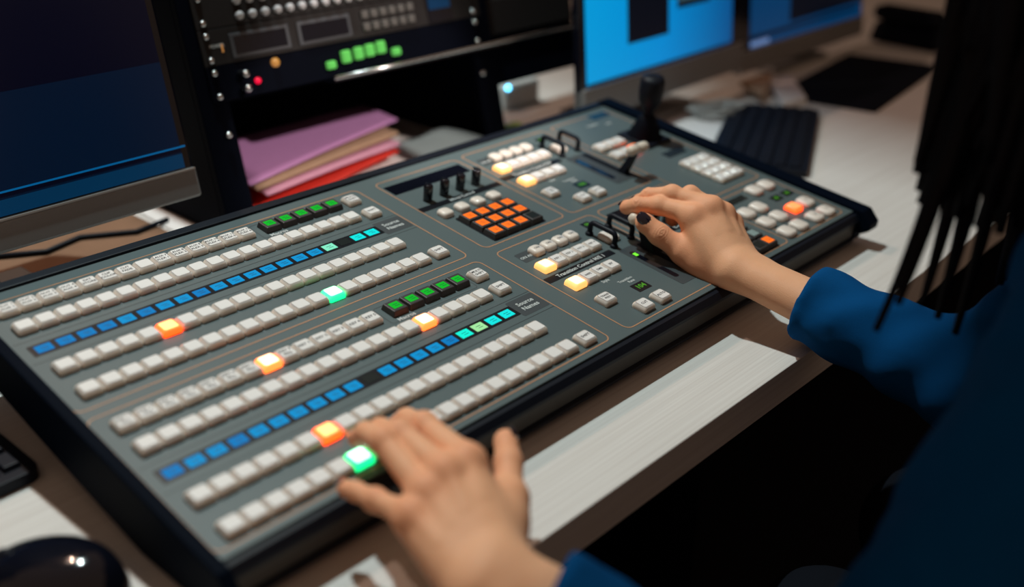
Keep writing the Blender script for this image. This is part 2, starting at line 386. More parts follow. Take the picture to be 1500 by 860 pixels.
# ---- blue name displays in their black strips
dm = {}
def display(u, v, w, d, m, name, h=.03, dash=True, parent=None):
    k = (w, d, m, dash)
    if k not in dm:
        b = MB(); b.box((-w/2*S, -d/2*S, -.02*S), (w/2*S, d/2*S, 0), m)
        if dash and m not in ('lcd_off', 'lcd_grey'):
            b.box((-.16*S, .05*S, 0), (.16*S, .08*S, .004*S), 'lcd_text'); b.box((-.1*S, -.10*S, 0), (.2*S, -.07*S, .004*S), 'lcd_text')
        dm[k] = b.mesh(name)
    return inst(dm[k], name, parent or sw, PL(u, v, h) if parent is None else (u, v, h))
for v, dark, spec in ((1.87, 17, {16: 'lcd_w', 18: 'lcd_c', 19: 'lcd_c'}), (12.63, 10, {16: 'lcd_t', 17: 'lcd_y', 18: 'lcd_c', 19: 'lcd_c'})):
    flat(19.62, v-.74, 21.58, v+.74, 'panel_dark', 'name_band', .006)
    flat(-.62, v-.46, 19.62, v+.46, 'strip', 'name_strip', .016, r=.04)
    for k in range(20):
        m = spec.get(k, 'lcd_off' if k == dark else ('lcd_b2' if (v > 10 and k not in (0, 3, 15)) or (v < 10 and (k in (4, 6, 7) or k > 8)) else 'lcd_b'))
        display(k, v, .74, .58, m, 'name_display')
    label('Source', 20.6, v-.22, .42); label('Names', 20.6, v+.22, .42)
# ---- keys with a lit screen in a dark housing
def lcd_key_mesh(w=.98, d=.98, h=.34):
    b = MB(); b.box((-w/2*S, -d/2*S, 0), (w/2*S, d/2*S, h*S), 'kh', .05*S, 2, taper=.86); return b.mesh('housing')
M['kh'] = mat('key_housing', (.036, .034, .034), .5)
KH = lcd_key_mesh(1.05, 1.05)
def lcd_key(u, v, m, name='display_key', w=.56, d=.52):
    c = inst(KH, name, sw, PL(u, v, 0)); display(0, 0, w, d, m, 'key_screen', .352*S, parent=c)
    return c
for v in (-1.82, 8.95):
    for k in range(5): lcd_key(14.66+1.085*k, v, 'lcd_green', 'macro_key')
    label('Macros', 14.75, v+.78, .38)
def kpad(u, v, cols, lit=lambda i, j: 'lcd_orange'):
    flat(u-.62, v-.62, u+1.07*3+.62, v+1.07*2+.62, 'strip', 'keypad_base', .03)
    for j in range(3):
        for i in range(4): lcd_key(u+1.07*i, v+1.07*j, lit(i, j), 'keypad_key', .66, .60)
kpad(24.72, 4.04, 4, lambda i, j: 'lcd_off' if (i, j) == (3, 2) else 'lcd_orange')
kpad(34.4, 14.68, 4, lambda i, j: 'lcd_orange' if (i, j) == (3, 2) else ('lcd_off' if j == 2 else 'lcd_grey'))

# ---- encoder knobs with round keys (two modules)
def small_key(w=.86, m='small'):
    b = MB(); lev = [(.95, 0, .22), (1.0, .2, .25), (1.0, .55, .27), (.9, .85, .28), (.7, 1.0, .22)]; rings = []
    for k, z, r in lev: rings.append([(x*S, y*S, z*.34*S) for x, y in rrect(-w*k/2, -w*k/2, w*k/2, w*k/2, r*w, 5)])
    N = len(rings[0]); fs = []
    for j in range(4):
        for i in range(N): fs.append([j*N+i, j*N+(i+1) % N, (j+1)*N+(i+1) % N, (j+1)*N+i])
    fs.append([4*N+i for i in range(N)])
    b.add([p for r in rings for p in r], fs, m, True); return b.mesh('small_key')
SK = small_key(); SKB = small_key(1.12)
def skey(u, v, name='round_button', big=False, txt=None):
    c = inst(SKB if big else SK, name, sw, PL(u, v, 0))
    if txt:
        vs, fs = text_geo(txt, .24*S)
        MB().add([(x, y, .342*S) for x, y, z in vs], fs, 'ink').build('key_legend', c)
    return c
def knob_mesh():
    b = MB(); b.lathe([(.30*S, 0), (.30*S, .1*S), (.27*S, .16*S), (.30*S, .22*S), (.295*S, .95*S), (.26*S, 1.06*S), (.15*S, 1.1*S)], 'black_gloss', 24)
    b.box((-.03*S, .1*S, 1.0*S), (.03*S, .29*S, 1.11*S), 'black'); return b.mesh('knob')
KM = knob_mesh()
for du, dv in ((0, 0), (9.0, 10.6)):
    flat(23.25+du, -2.15+dv, 29.7+du, -.95+dv, 'black_gloss', 'status_display', .016, .06)
    flat(23.1+du, 1.2+dv, 29.95+du, 1.72+dv, 'strip', 'label_strip', .014, .04)
    label('Effects Control', 26.6+du, 1.46+dv, .34)
    for k in range(4):
        inst(KM, 'rotary_knob', sw, PL(24.42+1.37*k+du, .66+dv)); skey(24.0+1.37*k+du, 2.7+dv)

# ---- the two transition modules
def handle(u, va, vb, hh=.86, r=.165):
    pts = []
    for a in range(0, 91, 15): pts.append((0, -(va+.3*(1-math.cos(math.radians(a)))), hh-.3+.3*math.sin(math.radians(a))))
    for a in range(90, -1, -15): pts.append((0, -(vb-.3*(1-math.cos(math.radians(a)))), hh-.3+.3*math.sin(math.radians(a))))
    pts = [(0, -va, 0)]+pts+[(0, -vb, 0)]
    b = MB(); b.tube([(x*S+u*S+OFF.x, y*S+OFF.y, z*S+OFF.z) for x, y, z in pts], r*S, 'black', 12)
    for v in (va, vb): b.lathe([(.25*S, 0), (.25*S, .1*S), (.18*S, .22*S)], 'black', 14, T=Matrix.Translation(PL(u, v)))
    return b.build('guard_bar', sw)
for du, dv, name, up in ((0, 0, 'M/E 1', False), (7.3, -10.5, 'P/P', True)):
    flat(23.75+du, 8.6+dv, 28.7+du, 9.6+dv, 'panel_dark', 'label_patch', .008)
    label('ON AIR', 24.3+du, 9.15+dv, .3)
    for k in range(4): skey(25.1+k+du, 9.12+dv, txt=None if up else 'ON')
    for k in range(5): key(24.2+k+du, 10.64+dv, 'transition_button', lit='aw' if k == 0 else '', lines=None if up or k == 0 else ['KEY %d' % k], size=.22)
    flat(23.15+du, 11.42+dv, 28.9+du, 11.95+dv, 'strip', 'label_strip', .014, .04)
    label('Transition Control '+name, 26.1+du, 11.68+dv, .40)
    for k in range(4): key(24.2+k+du, 12.88+dv, 'style_button', lit='aw' if k == 0 else '', lines=None if up or k == 0 else [('MIX', 'WIPE', 'DME', 'SET')[k]], size=.22)
    label('Style', 25.9+du, 13.62+dv, .3)
    key(24.2+du, 15.0+dv, 'preview_button', lines=['TRANS', 'PREV']); key(25.4+du, 16.65+dv, 'cut_button', lines=['CUT'], size=.24); key(26.9+du, 16.65+dv, 'auto_button', lines=['AUTO'], size=.24)
    label('Transition', 26.9+du, 14.2+dv, .28); label('Rate', 27.1+du, 14.5+dv, .28)
    flat(26.55+du, 14.8+dv, 27.65+du, 15.55+dv, 'strip', 'digit_display', .016, .03); label('104' if not up else '100', 27.1+du, 15.17+dv, .5, 'seg', .03, name='lit_digits')
    flat(29.9+du, 8.3+dv, 30.6+du, 8.9+dv, 'strip', 'digit_display', .016, .03); label('08', 30.25+du, 8.6+dv, .36, 'seg', .03, name='lit_digits')
    skey(30.0+du, 10.5+dv, 'limit_button', True)
    handle(29.4+du, 9.5+dv, 11.4+dv); handle(31.15+du, 9.55+dv, 11.3+dv)
    # fader: plate, LED slot, lever slot
    flat(29.25+du, 11.85+dv, 31.5+du, 16.5+dv, 'panel_dark', 'fader_plate', .012, .12)
    flat(29.55+du, 12.35+dv, 29.95+du, 15.8+dv, 'black_gloss', 'led_slot', .02, .15)
    flat(30.75+du, 12.0+dv, 31.25+du, 16.2+dv, 'black_matte', 'lever_slot', .02, .1)
    if not up:
        MB().box((-.12*S, -.16*S, 0), (.12*S, .16*S, .02*S), 'led_g', .02*S, 1).build('fader_led', sw, PL(29.75, 12.75, .02))
    if up: A, B = (38.35, 5.0, 0), (38.45, 5.75, 1.98)
    else: A, B = (31.1, 13.0, 0), (31.05, 11.80, 1.76)
    tb = MB(); d = Vector((B[0]-A[0], -(B[1]-A[1]), B[2]-A[2]))
    # lever: a flat black arm from the slot up to the grip
    hw = .32 if up else .42; wb = .55 if up else .95
    P = []
    for (u, v, h), ww in ((A, wb), ((A[0]*.4+B[0]*.6, A[1]*.4+B[1]*.6, A[2]*.4+B[2]*.6), wb*.7), (B, .34)):
        for a, c in ((-hw, -ww/2), (hw, -ww/2), (hw, ww/2), (-hw, ww/2)): P.append(PL(u+a*(1 if h < 1 else .8), v-c, h))
    fs = [[3, 2, 1, 0], [8, 9, 10, 11]]
    for j in (0, 4):
        for i in range(4): fs.append([j+i, j+(i+1) % 4, j+4+(i+1) % 4, j+4+i])
    tb.add(P, fs, 'black'); t = tb.build('fader_lever', sw)
    g = MB(); L = .98
    pr = [(0.05, -L), (.20, -L+.03), (.31, -L+.11), (.355, -L+.24), (.355, -.06), (.31, -.03), (.31, .03), (.355, .06), (.355, L-.24), (.31, L-.11), (.20, L-.03), (.05, L)]
    g.lathe([(r*S, z*S) for r, z in pr], 'knob_white', 24, T=Matrix.Translation(PL(*B)) @ Matrix.Rotation(math.pi/2, 4, 'Y'))
    gg = g.build('grip', t); gg['label'] = 'ivory cylindrical grip'

# ---- joystick module, number pad and the right-hand key block
flat(44.0, -3.0, 46.0, -2.2, 'lcd_off', 'status_display', .016, .05)
label('Position', 43.0, -1.6, .36); label('Size', 44.4, -1.2, .36)
for j in range(2):
    for i in range(3):
        if j == 1 and i == 2: key(40.0+i, 1.65+j*1.5, 'joystick_mode_button', lit='rd')
        else: key(40.0+i, 1.65+j*1.5, 'joystick_mode_button')
jb = MB().box((43.0*S, -3.6*S, 0), (45.9*S, -.7*S, .25*S), 'black', .002, T=TO).build('joystick', sw)
bj = PL(44.45, 2.15, .25)
jm = MB(); jm.lathe([(1.25*S, 0), (1.3*S, .1*S), (1.02*S, .35*S), (1.1*S, .5*S), (.85*S, .75*S), (.92*S, .9*S), (.68*S, 1.15*S), (.72*S, 1.3*S), (.45*S, 1.6*S), (.3*S, 1.7*S)], 'black_matte', 28, T=Matrix.Translation(bj))
jm.build('bellows', jb)
js = MB(); js.lathe([(.36*S, 1.5*S), (.40*S, 2.0*S), (.62*S, 2.35*S), (.82*S, 2.7*S), (.90*S, 3.4*S), (.88*S, 4.2*S), (.76*S, 4.5*S), (.3*S, 4.6*S)], 'black', 28,
                     T=Matrix.Translation(bj) @ Matrix.Rotation(math.radians(-3), 4, 'Y'))
js.build('stick', jb)
flat(43.2, 4.6, 45.4, 5.4, 'lcd_off', 'status_display', .016, .05)
for j in range(4):
    for i in range(3): key(43.2+.92*i, 6.95+.92*j, 'number_button', lines=[str('789456123*0#'[j*3+i])], size=.3)
for u, v, t in ((43.5, 12.2, 'A'), (45.0, 12.2, 'B'), (40.0, 13.8, None), (41.5, 13.8, None), (43.5, 15.25, 'lit'), (45.0, 15.25, 'C'), (40.0, 15.3, None), (41.5, 15.3, None),
                (40.0, 16.8, None), (41.5, 16.8, None), (43.5, 16.8, 'D'), (45.0, 16.8, 'E')):
    if t == 'lit': key(u, v, 'memory_button', lit='rd')
    else: skey(u, v, 'memory_button', True, t if t in ('C', 'D', 'E') else None)
for u in (44.1, 45.45):
    flat(u-.5, 13.3, u+.5, 13.95, 'strip', 'digit_display', .016, .03); label('00', u, 13.62, .42, 'seg', .03, name='lit_digits')
flat(40.4, 11.9, 42.4, 12.5, 'lcd_off', 'status_display', .016, .05); flat(37.6, 12.0, 39.0, 12.9, 'lcd_off', 'status_display', .016, .05)

# ------------------------------------------------------------------ monitors
def monitor(name, label_, loc, rz, lean, w, hgt, chin, bez, screens, cat='monitor', group=None, stand=True, depth=.035):
    """origin: bottom centre of the chin; lean tilts the top away from the viewer"""
    r = empty(name, loc, (0, 0, rz)); tag(r, label_, cat, group)
    T = Matrix.Rotation(-lean, 4, 'X')
    b = MB().box((-w/2, 0, 0), (w/2, depth*.5, hgt), 'black_gloss', .004, T=T)
    b.box((-w/2+.06, depth*.4, .08), (w/2-.06, depth+.02, hgt-.05), 'black', .01, T=T)
    body = b.build('housing', r)
    if chin:
        MB().box((-w/2, -.004, 0), (w/2, depth*.5+.001, chin), 'alu', .003, T=T).build('chin', r)
        MB().box((-w/2+.002, -.0052, chin-.0006), (w/2-.002, .004, chin+.0014), 'alu_edge', T=T).build('chin_trim', r)
    sc = MB()
    for x0, z0, x1, z1, m, dy in screens:
        sc.box((x0, -.0012-dy, z0), (x1, .001, z1), m, T=T)
    sc.build('screen', r)
    if stand:
        z = loc[2]-DZ
        MB().box((-.045, .05, -z+.012), (.045, .066, hgt*.5), 'alu', .004).build('stand_neck', r)
        MB().box((-.11, -.03+.03, -z), (.11, .16, -z+.012), 'alu', .004).build('stand_foot', r)
    return r
A_ = math.radians
# left: dark screen, silver chin
wl, hl = .53, .36
monitor('monitor', 'monitor at left with near-black screen above a silver chin', (.285-wl/2, .175, DZ+.098), A_(1.5), A_(11), wl, hl, .0325, .012,
        [(-wl/2+.012, .036, wl/2-.012, hl-.012, 'scr_dark', 0), (-wl/2+.012, .036, wl/2-.012, .155, 'scr_navy', .0002),
         (-wl/2+.012, .036, wl/2-.012, .052, 'scr_band', .0004), (-wl/2+.012, .054, wl/2-.012, .0585, 'scr_dark', .0004), (-wl/2+.012, .0585, wl/2-.006, .0605, 'scr_line', .0006)], depth=.12)  # back of the housing deepened to shade the desk behind it
# centre: bright blue desktop
wb, hb = .495, .33
ms = [(-wb/2+.012, .052, wb/2-.040, hb-.012, 'scr_blue', 0), (-wb/2+.123, .104, -wb/2+.243, .30, 'scr_win', .0003), (-wb/2+.270, .142, -wb/2+.375, .27, 'scr_win', .0003),
      (-wb/2+.274, .152, -wb/2+.371, .266, 'scr_grey', .0005)]
ms.append((-wb/2+.012, .052, wb/2-.040, .0575, 'scr_win', .0004))
monitor('monitor', 'monitor with bright blue desktop screen behind the joystick', (.958+wb/2, .172, DZ+.047), A_(2), A_(4.5), wb, hb, .050, .012, ms)
wr = .53
monitor('monitor', 'dim blue monitor farthest right beside the hanging hair', (1.474+wr/2, .20, DZ+.028), A_(1), A_(5), wr, hb, .042, .012,
        [(-wr/2+.036, .045, wr/2-.012, hb-.012, 'scr_blue2', 0), (-wr/2+.19, .075, wr/2-.012, hb-.03, 'scr_win', .0003), (-wr/2+.038, .047, -wr/2+.108, .056, 'scr_pale', .0005),
         (-wr/2+.036, .060, wr/2-.03, .068, 'scr_win', .0004)])

# ------------------------------------------------------------------ equipment rack behind the switcher
LN = A_(12.6)
rk = empty('equipment_rack', (.61, .239, DZ), (-LN, 0, 0)); tag(rk, 'black desktop rack leaning back behind the switcher', 'rack')
RX = .61
rb = MB()
def rloc(x, w, d=0): return Vector((x-RX, d, w))          # local: x along rack, d depth behind the front, w up the slope
for a, b in ((.352, .394), (.826, .868)):
    MB().box(rloc(a, .004, .0), rloc(b, .40, .012), 'rack2', .002).build('mounting_rail', rk)
tl = math.tan(LN)
for a, b in ((.352, .358), (.862, .868)):
    MB().prism([(.012, .006), (.30, .30*tl+.003), (.30, .40), (.012, .40)], 'x', a-RX, b-RX, 'rack2').build('side_panel', rk)
MB().box(rloc(.352, .40, 0), rloc(.868, .406, .3), 'rack2').build('top_panel', rk)
MB().box(rloc(.358, .072, .29), rloc(.862, .40, .30), 'rack2').build('back_panel', rk)
MB().box(rloc(.395, .170, .013), rloc(.825, .1735, .24), 'rack2').build('shelf', rk)
MB().box(rloc(.8685, .106, .02), rloc(1.085, .40, .09), 'rack2', .003).build('side_bay', rk)
MB().box(rloc(.878, .185, .012), rloc(1.078, .24, .0205), 'rack', .002).build('blank_panel', rk)
MB().tube([rloc(.54, .176, -.028), rloc(.66, .176, -.030), rloc(.93, .1765, -.030), rloc(1.05, .1765, -.030)], .0028, 'steel', 8).build('shelf_edge', rk)
MB().box(rloc(.54, .1705, -.027), rloc(1.05, .1745, .0), 'black_gloss').build('shelf_lip', rk)
def screw(x, w, par):
    MB().lathe([(.0045, 0), (.0045, .0016), (.003, .0035), (.001, .004)], 'steel', 12, T=Matrix.Translation(rloc(x, w, -.0035)) @ Matrix.Rotation(math.pi/2, 4, 'X')).build('screw', par)
def unit(name, lab, w0, m):
    # a one-unit panel bolted to the rails; its own thing, set out in the rack's plane
    e = empty(name, rk.location, (-LN, 0, 0)); tag(e, lab, 'rack unit', 'rack units')
    MB().box(rloc(.370, w0+.0005, -.0035), rloc(.848, w0+.044, 0), m, .0008).build('front_panel', e)
    MB().box(rloc(.400, w0+.002, .0), rloc(.818, w0+.042, .06), 'rack2').build('case', e)
    for x in (.380, .833):
        for dw in (.0075, .0365): screw(x, w0+dw, e)
    return e
def pbtn(par, x, w, r, m, d=.006, name='push_button'):
    MB().lathe([(r, 0), (r, d*.6), (r*.8, d), (r*.3, d*1.15)], m, 14, T=Matrix.Translation(rloc(x, w, -.0035)) @ Matrix.Rotation(math.pi/2, 4, 'X')).build(name, par)
u1 = unit('button_panel', 'rack unit with two rows of round silver buttons, topmost in view', .2635, 'rack')
for j in range(2):
    for i in range(17): pbtn(u1, .432+.019*i, .2745+.0185*j, .0058, 'keyg')
u2 = unit('display_panel', 'rack unit with two dark framed displays and small keys', .2190, 'rack')
for a, b in ((.411, .499), (.513, .600)):
    f = MB().box(rloc(a, .2245, -.0055), rloc(b, .2545, -.0035), 'frame', .0008).build('display_bezel', u2)
    MB().box(rloc(a+.005, .2285, -.0062), rloc(b-.005, .2505, -.0054), 'black_gloss').build('display', f)
for j in range(2):
    for i in range(6):
        MB().box(rloc(.620+.0165*i, .2275+.0165*j, -.008), rloc(.632+.0165*i, .2385+.0165*j, -.0035), 'keyd', .0015).build('push_button', u2)
MB().box(rloc(.742, .2215, -.005), rloc(.79, .2585, -.0035), 'black_gloss').build('side_display', u2)
MB().box(rloc(.745, .240, -.0058), rloc(.787, .257, -.0049), 'scr_band').build('lit_screen', u2)
MB().box(rloc(.398, .234, -.0042), rloc(.400, .244, -.0035), 'led_a').build('status_light', u2)
vs, fs = text_geo('POWER', .006)
MB().add([(x, 0, y) for x, y, z in vs], fs, 'white_ink', T=Matrix.Translation(rloc(.392, .2425, -.004))).build('printed_legend', u2)
u3 = unit('intercom_panel', 'rack unit with glowing green keys and a red light', .1745, 'rack2')
for i, (x, w) in enumerate(((.553, .194), (.580, .198), (.602, .199), (.622, .2), (.642, .201), (.668, .194))):
    o = MB().box(rloc(x-.0068, w-.007, -.012), rloc(x+.0068, w+(.010 if 0 < i < 5 else .004), -.0035), 'glowg', .0025).build('lit_key', u3)
pbtn(u3, .469, .210, .006, 'led_a', .005, 'amber_lamp'); pbtn(u3, .438, .192, .0042, 'led_r', .004, 'red_lamp')
for x, w in ((.416, .204), (.415, .186)):
    MB().lathe([(.005, 0), (.005, .014), (.0035, .016)], 'steel', 12, T=Matrix.Translation(rloc(x, w, -.0035)) @ Matrix.Rotation(math.pi/2, 4, 'X')).build('connector', u3)
for x, w in ((.380, .134), (.833, .134)): screw(x, w, rk)

# ------------------------------------------------------------------ papers and folders in the open bay
def sheet(name, pts, z, m, lab, cat, thick=.0015, curl=0, n=10, droop=0.0):
    """a sheet of paper/card: quad corners (x,y) in order, subdivided and gently curled, with real thickness"""
    p = [Vector((x, y, 0)) for x, y in pts]; V = []; F = []
    zz = z if hasattr(z, '__len__') else [z]*4
    for k in (0, 1):
        for j in range(n+1):
            for i in range(n+1):
                a, b = i/n, j/n
                q = p[0]*(1-a)*(1-b)+p[1]*a*(1-b)+p[2]*a*b+p[3]*(1-a)*b
                h = zz[0]*(1-a)*(1-b)+zz[1]*a*(1-b)+zz[2]*a*b+zz[3]*(1-a)*b
                h += curl*(math.sin(math.pi*a)*.6+.4*math.sin(2.3*math.pi*a+b*2)*b)
                V.append((q.x, q.y, DZ+h+(thick if k else 0)))
    N = (n+1)**2; ix = lambda i, j, k: k*N+j*(n+1)+i
    for j in range(n):
        for i in range(n):
            F.append([ix(i, j, 1), ix(i+1, j, 1), ix(i+1, j+1, 1), ix(i, j+1, 1)]); F.append([ix(i, j+1, 0), ix(i+1, j+1, 0), ix(i+1, j, 0), ix(i, j, 0)])
    for i in range(n):
        F += [[ix(i, 0, 0), ix(i+1, 0, 0), ix(i+1, 0, 1), ix(i, 0, 1)], [ix(i+1, n, 0), ix(i, n, 0), ix(i, n, 1), ix(i+1, n, 1)],
              [ix(0, i+1, 0), ix(0, i, 0), ix(0, i, 1), ix(0, i+1, 1)], [ix(n, i, 0), ix(n, i+1, 0), ix(n, i+1, 1), ix(n, i, 1)]]
    o = MB().add(V, F, m, True).build(name); tag(o, lab, cat, 'papers in the rack bay' if x_in_bay(pts) else None); return o
def x_in_bay(pts): return .38 < pts[0][0] < .9 and pts[0][1] > .19
sheet('paper_sheet', [(.47, .20), (.765, .235), (.775, .42), (.48, .42)], .004, 'paper', 'creased white paper at the bottom of the folder pile', 'paper', .010, .004)
sheet('paper_folder', [(.400, .235), (.685, .298), (.70, .43), (.42, .44)], [.016, .030, .032, .026], 'red', 'red folder under the pink folders behind the switcher', 'folder', .004, .006)
sheet('paper_folder', [(.425, .262), (.69, .300), (.70, .43), (.44, .43)], [.038, .040, .042, .042], 'pink2', 'light pink folder just above the red folder', 'folder', .004, .003)
sheet('envelope', [(.415, .268), (.70, .315), (.70, .44), (.43, .44)], [.046, .050, .052, .05], 'manila', 'brown envelope between the two pink folders', 'envelope', .006, .002)
sheet('paper_folder', [(.405, .268), (.725, .345), (.735, .440), (.43, .45)], [.056, .062, .064, .062], 'pink', 'purple pink folder on top of the pile', 'folder', .003, .003)
sheet('paper_sheet', [(.690, .222), (.823, .240), (.822, .33), (.71, .34)], [.024, .030, .028, .024], 'paper_t', 'bluish sheet right of the folder pile', 'paper', .004, .008)

# ------------------------------------------------------------------ things behind the rack gap
d = empty('power_adapter', (1.085, .44, DZ)); tag(d, 'white adapter box with a glowing blue light beside the blue monitor', 'adapter')
MB().box((-.05, -.03, 0), (.045, .03, .048), 'dev', .008).build('case', d)
MB().lathe([(.004, 0), (.004, .002), (.002, .003)], 'led_b', 14, T=Matrix.Translation((-.043, -.03, .044)) @ Matrix.Rotation(math.pi/2, 4, 'X')).build('blue_light', d)
sheet('note_card', [(.925, .305), (.985, .30), (1.0, .348), (.945, .352)], .001, 'lime', 'lime green card lying left of the blue monitor', 'card', .002)
# ------------------------------------------------------------------ right-hand side of the desk
def keyboard(name, lab, loc, rz, w, d, cols=15, rows=5):
    k = empty(name, loc, (0, 0, rz)); tag(k, lab, 'keyboard')
    MB().prism(rrect(-w/2, -d/2, w/2, d/2, .012), 'z', 0, .012, 'black', .001).build('case', k)
    cw = (w-.02)/cols; rd = (d-.02)/rows; me = None
    for j in range(rows):
        for i in range(cols):
            if me is None: me = MB().box((-cw*.43, -rd*.43, 0), (cw*.43, rd*.43, .006), 'black', .001, taper=.85).mesh('key')
            inst(me, 'key', k, (-w/2+.01+cw*(i+.5), -d/2+.01+rd*(j+.5), .011))
    return k
keyboard('keyboard', 'black keyboard at the left edge beside the switcher', (-.158, .012, DZ+.0), A_(2), .23, .20, 12, 6)
def slab(name, lab, cat, loc, rz, w, d, h, m, r=.012, stitched=False):
    k = empty(name, loc, (0, 0, rz)); tag(k, lab, cat)
    MB().prism(rrect(-w/2, -d/2, w/2, d/2, r), 'z', 0, h, m, .0008).build('pad' if stitched else 'case', k); return k
kb2 = keyboard('keyboard', 'black keyboard beyond the right end of the switcher', (1.215, -.022, DZ), A_(25.6), .36, .155, 16, 6)
mp = slab('mouse_mat', 'large black mat under the far right monitor', 'mat', (1.70, .05, DZ), A_(8), .44, .20, .004, 'black_matte', .006, True)
sheet('notebook', [(1.40, .055), (1.47, .045), (1.62, .165), (1.55, .175)], .001, 'paper', 'white notebook left of the large black mat', 'notebook', .010)
sheet('envelope', [(1.40, .10), (1.46, .12), (1.58, .185), (1.46, .185)], .013, 'manila', 'brown envelope under the monitors beside the notebook', 'envelope', .006)
sheet('paper_sheet', [(1.06, .02), (1.25, .03), (1.27, .17), (1.09, .16)], .001, 'paper', 'white sheet between the switcher and right keyboard', 'paper', .0012, .002)
cb = MB(); pts = []
for i in range(220):
    a = i/220*2*math.pi*6; r = .045+.012*math.sin(i*.13); pts.append((1.275+r*1.0*math.cos(a+i*.004)+.012*math.sin(i*.05), .115+r*.7*math.sin(a), DZ+.006+.018*(i/220)+.003*math.sin(i*.6)))
tag(cb.tube(pts, .0024, 'cable', 6).build('cable_coil'), 'coiled grey cable behind the right keyboard', 'cable')
t = empty('telephone', (2.16, .12, DZ), (0, 0, A_(-8))); tag(t, 'black desk telephone behind the large black mat', 'telephone')
MB().box((-.1, -.09, 0), (.1, .09, .05), 'black_matte', .012, taper=.9).build('base', t)
MB().box((-.1, -.075, .052), (-.045, .085, .085), 'black_matte', .012).build('handset', t)
# left: mouse, cable
m_ = empty('computer_mouse', (-.098, -.226, DZ), (0, 0, A_(35))); tag(m_, 'black glossy mouse at the lower left corner', 'mouse')
V = []; F = []; nu, nv = 28, 14
for j in range(nv+1):
    for i in range(nu):
        ph = j/nv*math.pi/2; th = 2*math.pi*i/nu
        V.append((.037*math.cos(th)*math.cos(ph)**.6, .058*math.sin(th)*math.cos(ph)**.6, .040*math.sin(ph)*(1-.25*math.sin(th)*math.cos(ph))))
for j in range(nv):
    for i in range(nu): F.append([j*nu+i, j*nu+(i+1) % nu, (j+1)*nu+(i+1) % nu, (j+1)*nu+i])
F.append(list(range(nu))[::-1])
MB().add(V, F, 'black_gloss', True).build('shell', m_)
MB().tube([(0, .024, .0335), (0, .031, .0325), (0, .038, .0285)], .005, 'black', 10).build('wheel', m_)
cb = MB(); tag(cb.tube([(.09, .47, DZ+.006), (.12, .40, DZ+.006), (.17, .37, DZ+.006), (.22, .385, DZ+.006), (.28, .35, DZ+.006), (.33, .36, DZ+.006)], .0035, 'black', 8).build('monitor_cable'),
               'black cable lying on the desk under the left monitor', 'cable')
sheet('envelope', [(.06, .255), (.315, .25), (.31, .50), (.06, .50)], .0005, 'shade_brown', 'brown sheet standing in for shade on the desk below the left monitor', 'envelope', .0015)  # added sheet; its brown stands in for shade on the desk
sheet('paper_sheet', [(.318, .29), (.346, .29), (.346, .44), (.322, .44)], .001, 'paper', 'white sheet standing in for a lit streak below the left monitor', 'paper', .0012, .001)  # added strip standing in for the lit streak beside the shade

# ------------------------------------------------------------------ person: signed-distance bodies meshed with surface nets
def sdf_cone(P, a, b, ra, rb):
    a = np.asarray(a, np.float32); b = np.asarray(b, np.float32); ab = b-a; L = float(ab @ ab)+1e-12
    t = np.clip(((P-a) @ ab)/L, 0, 1).astype(np.float32)
    return np.linalg.norm(P-a-t[..., None]*ab, axis=-1)-(ra+(rb-ra)*t)
def smin(a, b, k):
    h = np.maximum(k-np.abs(a-b), 0)/k
    return np.minimum(a, b)-h*h*k*.25
def surface_nets(Fv, org, res):
    nx, ny, nz = Fv.shape; ins = Fv < 0
    cnt = np.zeros((nx-1, ny-1, nz-1), np.float32); acc = np.zeros((nx-1, ny-1, nz-1, 3), np.float32)
    corners = [(i, j, k) for i in (0, 1) for j in (0, 1) for k in (0, 1)]
    sl = lambda c: Fv[c[0]:nx-1+c[0], c[1]:ny-1+c[1], c[2]:nz-1+c[2]]
    for c in corners:
        for ax in range(3):
            if c[ax]: continue
            d = list(c); d[ax] = 1; A, B = sl(c), sl(d); x = (A < 0) != (B < 0)
            t = np.where(x, A/np.where(x, A-B, 1), 0)
            cnt += x
            for q in range(3): acc[..., q] += np.where(x, c[q]+(t if q == ax else 0), 0)
    act = cnt > 0; idx = -np.ones(act.shape, np.int64); idx[act] = np.arange(act.sum())
    ii = np.argwhere(act); V = (acc[act]/cnt[act][:, None]+ii)*res+np.asarray(org)
    Fc = []
    for ax in range(3):
        a1, a2 = (ax+1) % 3, (ax+2) % 3
        s0 = [slice(None)]*3; s1 = [slice(None)]*3; s0[ax] = slice(0, -1); s1[ax] = slice(1, None)
        x = ins[tuple(s0)] != ins[tuple(s1)]; e = np.argwhere(x)
        e = e[(e[:, a1] > 0) & (e[:, a2] > 0) & (e[:, a1] < Fv.shape[a1]-1) & (e[:, a2] < Fv.shape[a2]-1)]
        flip = ins[tuple(s0)][tuple(e.T)]
        def at(d1, d2):
            q = e.copy(); q[:, a1] -= d1; q[:, a2] -= d2; return idx[tuple(q.T)]
        Q = np.stack([at(1, 1), at(0, 1), at(0, 0), at(1, 0)], 1); Q[~flip] = Q[~flip][:, ::-1]; Fc.append(Q)
    return V, np.concatenate(Fc)
def grid(lo, hi, res):
    ax = [np.arange(l, h, res, dtype=np.float32) for l, h in zip(lo, hi)]
    return np.stack(np.meshgrid(*ax, indexing='ij'), -1)
